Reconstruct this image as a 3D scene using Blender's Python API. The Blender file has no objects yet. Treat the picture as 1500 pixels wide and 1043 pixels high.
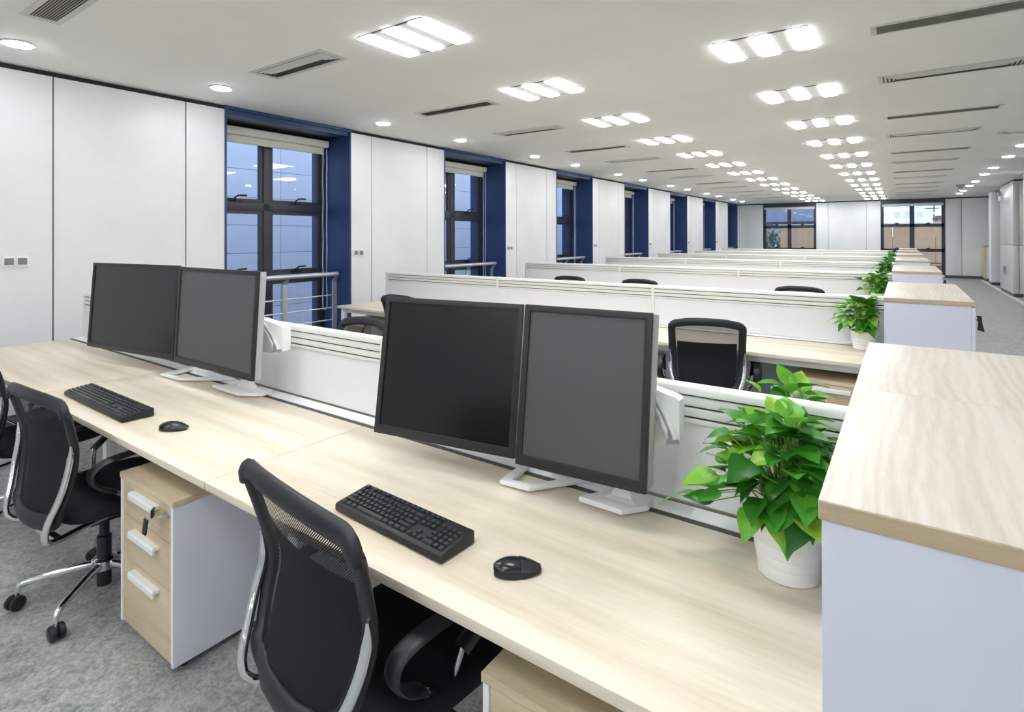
import bpy, bmesh, math, random
from mathutils import Vector, Matrix
PI = math.pi
R = math.radians
sc = bpy.context.scene
C = sc.collection

# ------------------------------------------------------------------ camera, sky, exposure
EYE = 1.537
cam = bpy.data.cameras.new('camera')
cam.sensor_width = 36.0
cam.lens = 809.98 / 1500 * 36.0
cam.shift_x = 0.0
cam.shift_y = -(521.5 - 344.86) / 1500
cam.clip_start = 0.05
cam.clip_end = 500
camo = bpy.data.objects.new('camera', cam)
C.objects.link(camo)
yaw, pitch, roll = .61541, .00273, -.00177
fw = Vector((-math.sin(yaw) * math.cos(pitch), math.cos(yaw) * math.cos(pitch), math.sin(pitch)))
rt = Vector((math.cos(yaw), math.sin(yaw), 0))
up = rt.cross(fw)
r2 = rt * math.cos(roll) + up * math.sin(roll)
u2 = -rt * math.sin(roll) + up * math.cos(roll)
m = Matrix((r2, u2, -fw)).transposed().to_4x4()
m.translation = Vector((0, 0, EYE))
camo.matrix_world = m
sc.camera = camo

w = bpy.data.worlds.new('sky')
sc.world = w
w.use_nodes = True
bg = w.node_tree.nodes['Background']
bg.inputs[0].default_value = (0.74, 0.84, 1.0, 1)
bg.inputs[1].default_value = 1.15
sc.view_settings.view_transform = 'Standard'
sc.view_settings.look = 'None'
sc.view_settings.exposure = 1.1
sc.view_settings.gamma = 1.0
sc.view_settings.use_curve_mapping = False
sc.cycles.use_denoising = True
sc.cycles.max_bounces = 12
sc.cycles.diffuse_bounces = 9
sc.cycles.glossy_bounces = 4
sc.cycles.transparent_max_bounces = 16
sc.cycles.caustics_reflective = False
sc.cycles.caustics_refractive = False
sc.cycles.sample_clamp_indirect = 6.0
LIGHT = 15.0          # radiance of the ceiling light diffusers

# ------------------------------------------------------------------ materials
def srgb(r, g, b):
    f = lambda c: (c / 255 / 12.92) if c / 255 <= .04045 else ((c / 255 + .055) / 1.055) ** 2.4
    return (f(r), f(g), f(b), 1)

def mat(name, col, rough=.5, metal=0.0, spec=.5, emit=None, strength=0, coat=0.0):
    m = bpy.data.materials.new(name)
    m.use_nodes = True
    b = m.node_tree.nodes['Principled BSDF']
    b.inputs['Base Color'].default_value = col
    b.inputs['Roughness'].default_value = rough
    b.inputs['Metallic'].default_value = metal
    b.inputs['Specular IOR Level'].default_value = spec
    b.inputs['Coat Weight'].default_value = coat
    if emit:
        b.inputs['Emission Color'].default_value = emit
        b.inputs['Emission Strength'].default_value = strength
    return m

def nodes(m):
    nt = m.node_tree
    return nt, nt.nodes['Principled BSDF'], nt.nodes.new, nt.links.new

def noise_mat(name, c0, c1, scale=(1, 1, 1), nscale=20, detail=4, rough=.5, lo=.35, hi=.65, bump=0.0, spec=.5, coord='Object', rrough=.6):
    m = mat(name, c0, rough, spec=spec)
    nt, b, N, L = nodes(m)
    tc = N('ShaderNodeTexCoord'); mp = N('ShaderNodeMapping'); nz = N('ShaderNodeTexNoise'); cr = N('ShaderNodeValToRGB')
    mp.inputs['Scale'].default_value = scale
    nz.inputs['Scale'].default_value = nscale
    nz.inputs['Detail'].default_value = detail
    nz.inputs['Roughness'].default_value = rrough
    cr.color_ramp.elements[0].position = lo; cr.color_ramp.elements[0].color = c0
    cr.color_ramp.elements[1].position = hi; cr.color_ramp.elements[1].color = c1
    L(tc.outputs[coord], mp.inputs[0]); L(mp.outputs[0], nz.inputs['Vector']); L(nz.outputs['Fac'], cr.inputs[0]); L(cr.outputs[0], b.inputs['Base Color'])
    if bump:
        bp = N('ShaderNodeBump'); bp.inputs['Strength'].default_value = bump; bp.inputs['Distance'].default_value = .002
        L(nz.outputs['Fac'], bp.inputs['Height']); L(bp.outputs[0], b.inputs['Normal'])
    return m

def wood_mat(name, light, dark, axis='X', rough=.45, wavy=0.0):
    m = mat(name, light, rough, spec=.4)
    nt, b, N, L = nodes(m)
    tc = N('ShaderNodeTexCoord'); mp = N('ShaderNodeMapping')
    if axis == 'X':   mp.inputs['Scale'].default_value = (.55, 9, 9)
    elif axis == 'Y': mp.inputs['Scale'].default_value = (9, .55, 9)
    else:             mp.inputs['Scale'].default_value = (9, 9, .55)
    L(tc.outputs['Object'], mp.inputs[0])
    n1 = N('ShaderNodeTexNoise'); n1.inputs['Scale'].default_value = 1.6; n1.inputs['Detail'].default_value = 3
    n2 = N('ShaderNodeTexNoise'); n2.inputs['Scale'].default_value = 22; n2.inputs['Detail'].default_value = 6; n2.inputs['Roughness'].default_value = .7
    L(mp.outputs[0], n1.inputs['Vector']); L(mp.outputs[0], n2.inputs['Vector'])
    mx = N('ShaderNodeMath'); mx.operation = 'MULTIPLY_ADD'; mx.inputs[1].default_value = .62
    L(n1.outputs['Fac'], mx.inputs[0])
    m2 = N('ShaderNodeMath'); m2.operation = 'MULTIPLY'; m2.inputs[1].default_value = .38
    L(n2.outputs['Fac'], m2.inputs[0]); L(m2.outputs[0], mx.inputs[2])
    fac = mx.outputs[0]
    if wavy:
        mp2 = N('ShaderNodeMapping'); mp2.inputs['Scale'].default_value = (1, .22, 1); mp2.inputs['Location'].default_value = (.23, .1, 0)
        L(tc.outputs['Object'], mp2.inputs[0])
        wv = N('ShaderNodeTexWave'); wv.wave_type = 'BANDS'; wv.bands_direction = 'X'
        wv.inputs['Scale'].default_value = 13; wv.inputs['Distortion'].default_value = 13; wv.inputs['Detail'].default_value = 3
        wv.inputs['Detail Scale'].default_value = .55; wv.inputs['Detail Roughness'].default_value = .55
        L(mp2.outputs[0], wv.inputs['Vector'])
        m3 = N('ShaderNodeMath'); m3.operation = 'MULTIPLY_ADD'; m3.inputs[1].default_value = wavy
        L(wv.outputs['Fac'], m3.inputs[0]); L(fac, m3.inputs[2]); fac = m3.outputs[0]
        m4 = N('ShaderNodeMath'); m4.operation = 'SUBTRACT'; m4.inputs[1].default_value = wavy * .5
        L(fac, m4.inputs[0]); fac = m4.outputs[0]
    cr = N('ShaderNodeValToRGB')
    cr.color_ramp.elements[0].position = .36; cr.color_ramp.elements[0].color = dark
    cr.color_ramp.elements[1].position = .6; cr.color_ramp.elements[1].color = light
    L(fac, cr.inputs[0]); L(cr.outputs[0], b.inputs['Base Color'])
    return m

M = {}
M['oak'] = wood_mat('oak_desk', srgb(233, 223, 206), srgb(214, 199, 177), 'X', .42)
M['oak_top'] = wood_mat('oak_cabinet_top', srgb(211, 203, 193), srgb(194, 183, 169), 'Y', .45, wavy=.12)
M['oak_edge'] = wood_mat('oak_edge_band', srgb(196, 176, 148), srgb(172, 150, 121), 'X', .5)
M['oak_drawer'] = wood_mat('oak_drawer_front', srgb(217, 200, 172), srgb(196, 175, 144), 'X', .5)
M['lam_white'] = mat('white_laminate', srgb(243, 244, 246), .45)
M['lam_grey'] = noise_mat('pale_lilac_laminate', srgb(208, 210, 226), srgb(212, 214, 229), nscale=3, rough=.5)
M['lam_dim'] = mat('grey_modesty_laminate', srgb(186, 186, 202), .55)
M['wall'] = noise_mat('white_wall_panel', srgb(229, 230, 233), srgb(234, 235, 237), nscale=2, rough=.45)
M['ceil'] = noise_mat('ceiling_paint', srgb(240, 240, 237), srgb(244, 244, 241), nscale=1.2, rough=.85)
M['dark'] = mat('dark_recess', srgb(40, 41, 44), .7)
M['black_gap'] = mat('black_gap', srgb(22, 22, 24), .9)
M['gap_grey'] = mat('grey_channel', srgb(80, 80, 80), .7)
M['blue'] = noise_mat('navy_blue_paint', srgb(46, 68, 116), srgb(50, 73, 122), nscale=2, rough=.38)
M['frame'] = mat('charcoal_window_frame', srgb(58, 60, 70), .4)
M['skirt'] = mat('grey_skirting', srgb(78, 82, 92), .5)
M['steel'] = mat('brushed_steel', srgb(205, 207, 211), .42, .75)
M['steel_clad'] = mat('steel_cladding', srgb(214, 215, 212), .3, .35)
M['alu'] = mat('satin_aluminium', srgb(226, 228, 224), .4, .1)
M['chrome'] = mat('polished_chrome', srgb(225, 226, 230), .09, 1.0)
M['screen_board'] = mat('white_screen_board', srgb(226, 227, 231), .55)
M['white_plastic'] = mat('white_plastic', srgb(238, 239, 241), .35)
M['grey_plastic'] = mat('grey_plastic', srgb(150, 153, 160), .45)
M['black_plastic'] = mat('black_plastic', srgb(27, 28, 34), .45)
M['mouse_black'] = mat('glossy_mouse_black', srgb(30, 31, 35), .24)
M['key_black'] = mat('black_keycap', srgb(52, 53, 56), .34)
M['bezel'] = mat('black_bezel', srgb(36, 36, 37), .45)
M['silver'] = mat('silver_monitor_shell', srgb(182, 184, 185), .4, .15)
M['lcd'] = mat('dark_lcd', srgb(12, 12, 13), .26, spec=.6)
M['lcd_reflect'] = mat('lcd_painted_reflection', srgb(76, 76, 78), .45, spec=.6)  # reflection of the bright wall painted into the base colour
M['fabric'] = noise_mat('black_seat_fabric', srgb(17, 17, 24), srgb(27, 27, 35), nscale=400, rough=.95, bump=.3)
M['pot'] = mat('white_ceramic_pot', srgb(243, 243, 242), .32)
M['soil'] = noise_mat('dark_soil', srgb(40, 30, 22), srgb(70, 55, 40), nscale=60, rough=.95)
M['stem'] = mat('green_stem', srgb(120, 160, 60), .6)
M['blind'] = mat('cream_blind', srgb(226, 226, 216), .6)
M['cord'] = mat('white_cord', srgb(215, 220, 230), .5)
M['louver'] = mat('light_grey_louver', srgb(236, 236, 234), .5)
M['vent_frame'] = mat('vent_frame_white', srgb(212, 212, 208), .5)
M['vent_dark'] = mat('vent_recess', srgb(96, 95, 92), .8)
M['vent_mid'] = mat('grey_vent_mesh', srgb(178, 178, 174), .7)
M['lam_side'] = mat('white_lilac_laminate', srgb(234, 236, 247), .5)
M['glow'] = mat('light_diffuser', (1, 1, 1, 1), .5, emit=(.965, .985, 1.0, 1), strength=LIGHT)
M['glow_down'] = mat('downlight_diffuser', (1, 1, 1, 1), .5, emit=(.97, .985, 1.0, 1), strength=LIGHT * 2.4)
M['strip'] = mat('pale_stone_strip', srgb(225, 224, 220), .4)
M['facade'] = noise_mat('pale_facade_board', srgb(180, 191, 213), srgb(190, 200, 220), nscale=.7, rough=.6)
M['tan'] = noise_mat('tan_render', srgb(196, 166, 132), srgb(214, 184, 150), nscale=.8, rough=.9)
M['brick'] = noise_mat('brown_brick', srgb(150, 116, 92), srgb(172, 138, 110), nscale=3, rough=.9)
M['slate'] = mat('blue_grey_roof', srgb(140, 150, 178), .7)
M['tower'] = mat('pale_tower_render', srgb(214, 222, 236), .8)
M['tower_win'] = mat('tower_window_glass', srgb(182, 190, 208), .4)
M['ground'] = mat('outside_asphalt', srgb(120, 120, 120), .9)
M['roof_red'] = mat('brown_red_roof', srgb(150, 104, 84), .8)
M['foliage_far'] = noise_mat('far_tree_green', srgb(84, 112, 96), srgb(128, 150, 130), nscale=3, rough=.9)
M['rocker'] = mat('grey_rocker', srgb(126, 132, 138), .4)

# mottled grey floor (marmoleum)
m = mat('mottled_grey_floor', srgb(140, 142, 138), .42, spec=.45)
nt, b, N, L = nodes(m)
tc = N('ShaderNodeTexCoord')
n1 = N('ShaderNodeTexNoise'); n1.inputs['Scale'].default_value = 9; n1.inputs['Detail'].default_value = 8; n1.inputs['Roughness'].default_value = .72; n1.inputs['Distortion'].default_value = 1.6
n2 = N('ShaderNodeTexNoise'); n2.inputs['Scale'].default_value = 60; n2.inputs['Detail'].default_value = 5; n2.inputs['Roughness'].default_value = .7
cr = N('ShaderNodeValToRGB')
cr.color_ramp.elements[0].position = .38; cr.color_ramp.elements[0].color = srgb(112, 119, 118)
cr.color_ramp.elements[1].position = .63; cr.color_ramp.elements[1].color = srgb(190, 191, 188)
ad = N('ShaderNodeMath'); ad.operation = 'MULTIPLY_ADD'; ad.inputs[1].default_value = .5
hf = N('ShaderNodeMath'); hf.operation = 'MULTIPLY'; hf.inputs[1].default_value = .5
L(tc.outputs['Object'], n1.inputs['Vector']); L(tc.outputs['Object'], n2.inputs['Vector'])
L(n2.outputs['Fac'], hf.inputs[0]); L(n1.outputs['Fac'], ad.inputs[0]); L(hf.outputs[0], ad.inputs[2])
L(ad.outputs[0], cr.inputs[0]); L(cr.outputs[0], b.inputs['Base Color'])
M['floor'] = m

# thin window glass: mostly clear, mirror-like at glancing angles
m = bpy.data.materials.new('window_glass'); m.use_nodes = True
nt = m.node_tree; nt.nodes.clear(); N = nt.nodes.new; L = nt.links.new
out = N('ShaderNodeOutputMaterial'); tr = N('ShaderNodeBsdfTransparent'); gl = N('ShaderNodeBsdfGlossy'); mx = N('ShaderNodeMixShader'); fr = N('ShaderNodeFresnel')
tr.inputs[0].default_value = (.86, .91, .98, 1); gl.inputs['Roughness'].default_value = .02
fr.inputs['IOR'].default_value = 1.5
L(fr.outputs[0], mx.inputs[0]); L(tr.outputs[0], mx.inputs[1]); L(gl.outputs[0], mx.inputs[2]); L(mx.outputs[0], out.inputs[0])
M['glass'] = m

# woven chair mesh with fine holes
m = mat('black_woven_mesh', srgb(16, 18, 24), .8)
nt, b, N, L = nodes(m)
tc = N('ShaderNodeTexCoord'); mp = N('ShaderNodeMapping'); mp.inputs['Scale'].default_value = (1, 1, 1)
sx = N('ShaderNodeSeparateXYZ'); L(tc.outputs['Object'], sx.inputs[0])
def sine(sock, k, add=0):
    a = N('ShaderNodeMath'); a.operation = 'MULTIPLY'; a.inputs[1].default_value = k; L(sock, a.inputs[0])
    s = N('ShaderNodeMath'); s.operation = 'SINE'; L(a.outputs[0], s.inputs[0]); return s.outputs[0]
s1 = sine(sx.outputs['X'], 2 * PI / .0072); s2 = sine(sx.outputs['Z'], 2 * PI / .0062)
pr = N('ShaderNodeMath'); pr.operation = 'MULTIPLY'; L(s1, pr.inputs[0]); L(s2, pr.inputs[1])
gt = N('ShaderNodeMath'); gt.operation = 'GREATER_THAN'; gt.inputs[1].default_value = .34; L(pr.outputs[0], gt.inputs[0])
inv = N('ShaderNodeMath'); inv.operation = 'SUBTRACT'; inv.inputs[0].default_value = 1; L(gt.outputs[0], inv.inputs[1])
L(inv.outputs[0], b.inputs['Alpha'])
M['mesh'] = m

# leaf: varied greens per leaf, a pale midrib and a little translucency
m = mat('pothos_leaf', srgb(60, 140, 40), .36, spec=.5)
nt, b, N, L = nodes(m)
oi = N('ShaderNodeObjectInfo'); cr = N('ShaderNodeValToRGB')
e = cr.color_ramp.elements
e[0].position = 0; e[0].color = srgb(44, 110, 36)
e[1].position = 1; e[1].color = srgb(168, 212, 74)
x = e.new(.45); x.color = srgb(76, 156, 46)
x = e.new(.75); x.color = srgb(116, 188, 58)
L(oi.outputs['Random'], cr.inputs[0])
nz = N('ShaderNodeTexNoise'); nz.inputs['Scale'].default_value = 40
tc = N('ShaderNodeTexCoord'); L(tc.outputs['Object'], nz.inputs['Vector'])
hs = N('ShaderNodeHueSaturation'); L(cr.outputs[0], hs.inputs['Color'])
mr = N('ShaderNodeMapRange'); mr.inputs[1].default_value = .3; mr.inputs[2].default_value = .7; mr.inputs[3].default_value = .75; mr.inputs[4].default_value = 1.15
L(nz.outputs['Fac'], mr.inputs[0]); L(mr.outputs[0], hs.inputs['Value']); L(hs.outputs[0], b.inputs['Base Color'])
tl = N('ShaderNodeBsdfTranslucent'); L(hs.outputs[0], tl.inputs[0]); mx = N('ShaderNodeMixShader'); mx.inputs[0].default_value = .3
out = nt.nodes['Material Output']
L(b.outputs[0], mx.inputs[1]); L(tl.outputs[0], mx.inputs[2]); L(mx.outputs[0], out.inputs[0])
M['leaf'] = m

# ------------------------------------------------------------------ mesh helpers
class MB:
    def __init__(s): s.v = []; s.f = []
    def add(s, vs, fs):
        o = len(s.v); s.v += [tuple(p) for p in vs]; s.f += [tuple(i + o for i in f) for f in fs]; return s
    def box(s, x0, x1, y0, y1, z0, z1):
        x0, x1 = sorted((x0, x1)); y0, y1 = sorted((y0, y1)); z0, z1 = sorted((z0, z1))
        return s.add([(x0,y0,z0),(x1,y0,z0),(x1,y1,z0),(x0,y1,z0),(x0,y0,z1),(x1,y0,z1),(x1,y1,z1),(x0,y1,z1)],
                     [(0,3,2,1),(4,5,6,7),(0,1,5,4),(1,2,6,5),(2,3,7,6),(3,0,4,7)])
    def prism(s, poly, z0, z1, f=None):
        """poly: list of 2D points counter-clockwise; f maps (a,b,c)->xyz"""
        f = f or (lambda a, b, c: (a, b, c)); n = len(poly)
        vs = [f(a, b, z0) for a, b in poly] + [f(a, b, z1) for a, b in poly]
        fs = [tuple(range(n))[::-1], tuple(range(n, 2 * n))] + [(i, (i + 1) % n, n + (i + 1) % n, n + i) for i in range(n)]
        return s.add(vs, fs)
    def ring_prism(s, outer, inner, z0, z1):
        n = len(outer)
        vs = [(a, b, z) for z in (z0, z1) for P in (outer, inner) for a, b in P]
        fs = []
        for i in range(n):
            j = (i + 1) % n
            fs += [(i, n + i, n + j, j), (2*n + i, 2*n + j, 3*n + j, 3*n + i), (i, j, 2*n + j, 2*n + i), (n + i, 3*n + i, 3*n + j, n + j)]
        return s.add(vs, fs)
    def lathe(s, prof, n=32, c=(0, 0, 0), cap0=True, cap1=True):
        vs = []
        for r, z in prof:
            for k in range(n):
                a = 2 * PI * k / n; vs.append((c[0] + r * math.cos(a), c[1] + r * math.sin(a), c[2] + z))
        fs = []
        for i in range(len(prof) - 1):
            for k in range(n):
                j = (k + 1) % n; fs.append((i*n + k, i*n + j, (i+1)*n + j, (i+1)*n + k))
        if cap0: fs.append(tuple(range(n))[::-1])
        if cap1: fs.append(tuple(range((len(prof)-1)*n, len(prof)*n)))
        return s.add(vs, fs)
    def tube(s, pts, r, n=10, closed=False, flat=None, ref=(1, 0, 0)):
        """r: radius or list; flat: (radius along ref, radius across) section"""
        P = [Vector(p) for p in pts]; m = len(P); vs = []
        rr = r if isinstance(r, (list, tuple)) else [r] * m
        ref = Vector(ref); prev = None
        for i in range(m):
            if closed: t = P[(i+1) % m] - P[i-1]
            else: t = P[min(i+1, m-1)] - P[max(i-1, 0)]
            t.normalize()
            if flat:
                a = ref - t * ref.dot(t)
                if a.length < 1e-4: a = (prev or t.orthogonal())
                a.normalize()
            else:
                a = (prev - t * prev.dot(t)) if prev else t.orthogonal()
                if a.length < 1e-6: a = t.orthogonal()
                a.normalize()
            prev = a; b2 = t.cross(a)
            for k in range(n):
                q = 2 * PI * k / n
                if flat: d = a * (flat[0] * math.cos(q)) + b2 * (flat[1] * math.sin(q)); d *= rr[i]
                else: d = (a * math.cos(q) + b2 * math.sin(q)) * rr[i]
                vs.append(P[i] + d)
        fs = []
        for i in range(m if closed else m - 1):
            j = (i + 1) % m
            for k in range(n):
                l = (k + 1) % n; fs.append((i*n + k, i*n + l, j*n + l, j*n + k))
        if not closed: fs += [tuple(range(n))[::-1], tuple(range((m-1)*n, m*n))]
        return s.add(vs, fs)
    def grid(s, rows):
        nr, nc = len(rows), len(rows[0])
        return s.add([p for r in rows for p in r], [(i*nc + j, i*nc + j + 1, (i+1)*nc + j + 1, (i+1)*nc + j) for i in range(nr-1) for j in range(nc-1)])
    def map(s, f): s.v = [tuple(f(*p)) for p in s.v]; return s
    def mesh(s, name, mt, bevel=0, smooth=None, segs=2):
        me = bpy.data.meshes.new(name); me.from_pydata(s.v, [], s.f)
        bm = bmesh.new(); bm.from_mesh(me); bmesh.ops.recalc_face_normals(bm, faces=bm.faces)
        if bevel:
            bmesh.ops.bevel(bm, geom=[e for e in bm.edges if e.is_manifold and e.calc_face_angle(0) > .5], offset=bevel, segments=segs, affect='EDGES', profile=.6, clamp_overlap=True)
        bm.to_mesh(me); bm.free()
        if smooth is None and bevel: smooth = 35
        if smooth:
            for p in me.polygons: p.use_smooth = True
            me.set_sharp_from_angle(angle=R(smooth))
        me.materials.append(mt)
        return me
    def build(s, name, mt, parent=None, loc=(0, 0, 0), bevel=0, smooth=None, label=None, segs=2):
        return put(name, s.mesh(name, mt, bevel, smooth, segs), parent, loc, label)

def put(name, me, parent=None, loc=(0, 0, 0), label=None, rot=None, kind=None):
    o = bpy.data.objects.new(name, me); C.objects.link(o); o.location = loc
    if rot is not None: o.rotation_euler = rot
    if parent: o.parent = parent
    if label: o['label'] = label
    if kind: o['kind'] = kind
    return o
def B(*a): return MB().box(*a)
def tag(o, label, cat, group=None):
    o['label'] = label; o['category'] = cat
    if group: o['group'] = group
    return o
def thing(name, label, cat, loc=(0, 0, 0), rz=0, group=None):
    o = bpy.data.objects.new(name, None); C.objects.link(o); o.empty_display_size = .1
    o.location = loc; o.rotation_euler = (0, 0, rz)
    return tag(o, label, cat, group)
def struct(name, loc=(0, 0, 0)):
    o = bpy.data.objects.new(name, None); C.objects.link(o); o.location = loc; o['kind'] = 'structure'; return o
def dup(root, label, loc, rz=None, group=None):
    r = root.copy(); C.objects.link(r); r.location = loc
    if rz is not None: r.rotation_euler = (0, 0, rz)
    r['label'] = label
    if group: r['group'] = group
    for ch in root.children:
        c = ch.copy(); C.objects.link(c); c.parent = r
        for g in ch.children:
            d = g.copy(); C.objects.link(d); d.parent = c
    return r
ORD = ['first', 'second', 'third', 'fourth', 'fifth', 'sixth', 'seventh', 'eighth', 'ninth', 'tenth', 'eleventh', 'twelfth', 'thirteenth', 'fourteenth', 'fifteenth', 'sixteenth']
ROWN = ['nearest', 'second', 'third', 'fourth', 'fifth', 'sixth', 'farthest']

# ------------------------------------------------------------------ room dimensions (metres, floor at 0, camera at the origin)
WX = -5.934           # face of the window wall
H = 2.959             # ceiling
FY = 25.9             # far wall
GX = -6.516           # glass plane of the window wall
WIN0, WINP, WINW = 3.07, 3.4732, 1.64
ROWP = 3.142          # pitch of the desk rows
Y0 = .883             # front edge of the nearest desk row

# ------------------------------------------------------------------ room shell
o = B(-7.2, 6.6, -9.6, 27, -.2, 0).build('floor', M['floor']); o['kind'] = 'structure'
o = B(2.19, 2.30, -9.4, FY - .6, 0, .004).build('trim_1', M['strip'], None); o['kind'] = 'structure'
ce = B(-6.9, 6.6, -9.6, 27, H, H + .25).build('ceiling', M['ceil']); ce['kind'] = 'structure'
o = B(6.4, 6.6, -9.6, FY, 0, H).build('wall_right', M['wall']); o['kind'] = 'structure'
o = B(-6.6, 6.4, -9.6, -9.4, 0, H).build('wall_back', M['wall']); o['kind'] = 'structure'

def panel(parent, key, cache={}):
    """flat wall panel sized a x h, standing along X ('x') or Y ('y')"""
wl = struct('wall_left')
piers = [(-9.4, WIN0)] + [(WIN0 + WINP * k + WINW, WIN0 + WINP * (k + 1) if k < 6 else FY) for k in range(7)]
mb = MB()
for a, b_ in piers: mb.box(-6.75, WX - .03, a + .012, b_ - .012, 0, H)
mb.box(-6.75, -6.6, -9.4, FY, H - .001, H + .02)
mb.build('wall_core', M['dark'], wl)
for i, (a, b_) in enumerate(piers):
    if i == 0: cuts = [a, -6.6, -3.8, -1.0, .2, 1.597, 2.668, b_]
    elif i == 7: cuts = [a, b_]
    else: cuts = [a, a + .36, a + 1.437, b_]
    for j in range(len(cuts) - 1):
        B(WX - .028, WX, cuts[j] + (.006 if j else 0), cuts[j + 1] - (.006 if j < len(cuts) - 2 else 0), .09, H - .045).build('wall_panel', M['wall'], wl, bevel=.002)
    B(WX - .03, WX - .006, a + .012, b_ - .012, 0, .085).build('baseboard', M['skirt'], wl)

wf = struct('wall_far')
FW = [(-4.95, -2.93), (-.706, 1.275)]
mb = MB()
for a, b_ in [(WX - .8, FW[0][0]), (FW[0][1], FW[1][0]), (FW[1][1], 6.6)]: mb.box(a, b_, FY + .03, FY + .5, 0, H)
mb.box(FW[0][0], FW[0][1], FY + .03, FY + .5, 0, .6)
mb.build('wall_core', M['dark'], wf)
for a, b_ in [(WX, FW[0][0]), (FW[0][1], -2.495), (-2.495, -1.179), (-1.179, FW[1][0]), (FW[1][1], 1.75), (1.75, 3.2), (3.2, 4.8), (4.8, 6.4)]:
    B(a + .006, b_ - .006, FY, FY + .028, .1, H - .045).build('wall_panel', M['wall'], wf, bevel=.002)
B(FW[0][0], FW[0][1], FY, FY + .028, .1, .6).build('wall_panel', M['wall'], wf, bevel=.002)
for a, b_ in [(WX, FW[1][0]), (FW[1][1], 6.4)]:
    o = B(a, b_, FY - .012, FY + .02, 0, .1).build('baseboard_far', M['skirt']); o['kind'] = 'structure'

# white column, second column and steel clad box on the right of the aisle
o = struct('column', (0, 0, 0)); o.name = 'trim_2'
B(2.245, 2.52, 22.7, 23.3, .1, H - .03).build('column_cladding', M['wall'], o, bevel=.012)
B(2.26, 2.505, 22.715, 23.28, 0, .1).build('column_base', M['skirt'], o)
o = struct('trim_3')
B(2.24, 2.75, 16.2, 17.0, .1, H - .03).build('column_cladding', M['wall'], o, bevel=.012)
B(2.255, 2.735, 16.215, 16.985, 0, .1).build('column_base', M['skirt'], o)
sb = struct('trim_4')
B(2.29, 4.19, 18.65, 20.78, 0, H).build('wall_core', M['dark'], sb)
for z0, z1 in ((.09, 1.303), (1.313, H - .04)):
    for y0, y1 in ((18.62, 20.82),):
        B(2.255, 2.285, y0, y1, z0, z1).build('steel_panel', M['steel_clad'], sb, bevel=.003)
    for x0, x1 in ((2.255, 2.37), (2.378, 3.2), (3.208, 4.2)):
        B(x0, x1, 18.6, 18.63, z0, z1).build('steel_panel', M['steel_clad'], sb, bevel=.003)
B(2.27, 4.19, 18.63, 20.8, 0, .09).build('column_base', M['skirt'], sb)
t = thing('wall_dispenser', 'small steel box with dark window on the steel clad wall right of the aisle', 'dispenser', (2.255, 19.82, .5))
B(-.06, 0, -.14, .14, 0, .05).build('tray', M['steel'], t, bevel=.006)
B(-.04, 0, -.06, .06, .05, .22).build('body', M['grey_plastic'], t, bevel=.008)
B(-.044, -.039, -.045, .045, .09, .19).build('window', M['black_plastic'], t)
B(-.05, 0, -.1, .1, .22, .24).build('lid', M['steel'], t, bevel=.004)
t = thing('emergency_lamp', 'small white twin emergency lamp high on the steel clad wall', 'lamp', (2.255, 20.5, 2.52))
B(-.06, 0, -.15, .15, 0, .13).build('body', M['white_plastic'], t, bevel=.012)
for s in (-1, 1): MB().lathe([(.035, 0), (.045, .06), (.04, .07)], 14).map(lambda x, y, z: (-.02 - z, y + s * .075, x + .19)).build('lamp_head', M['grey_plastic'], t, smooth=40)
MB().tube([(-.02, -.08, .18), (-.04, -.03, .28), (-.02, .05, .22)], .006, 6).build('bracket', M['dark'], t)

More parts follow.
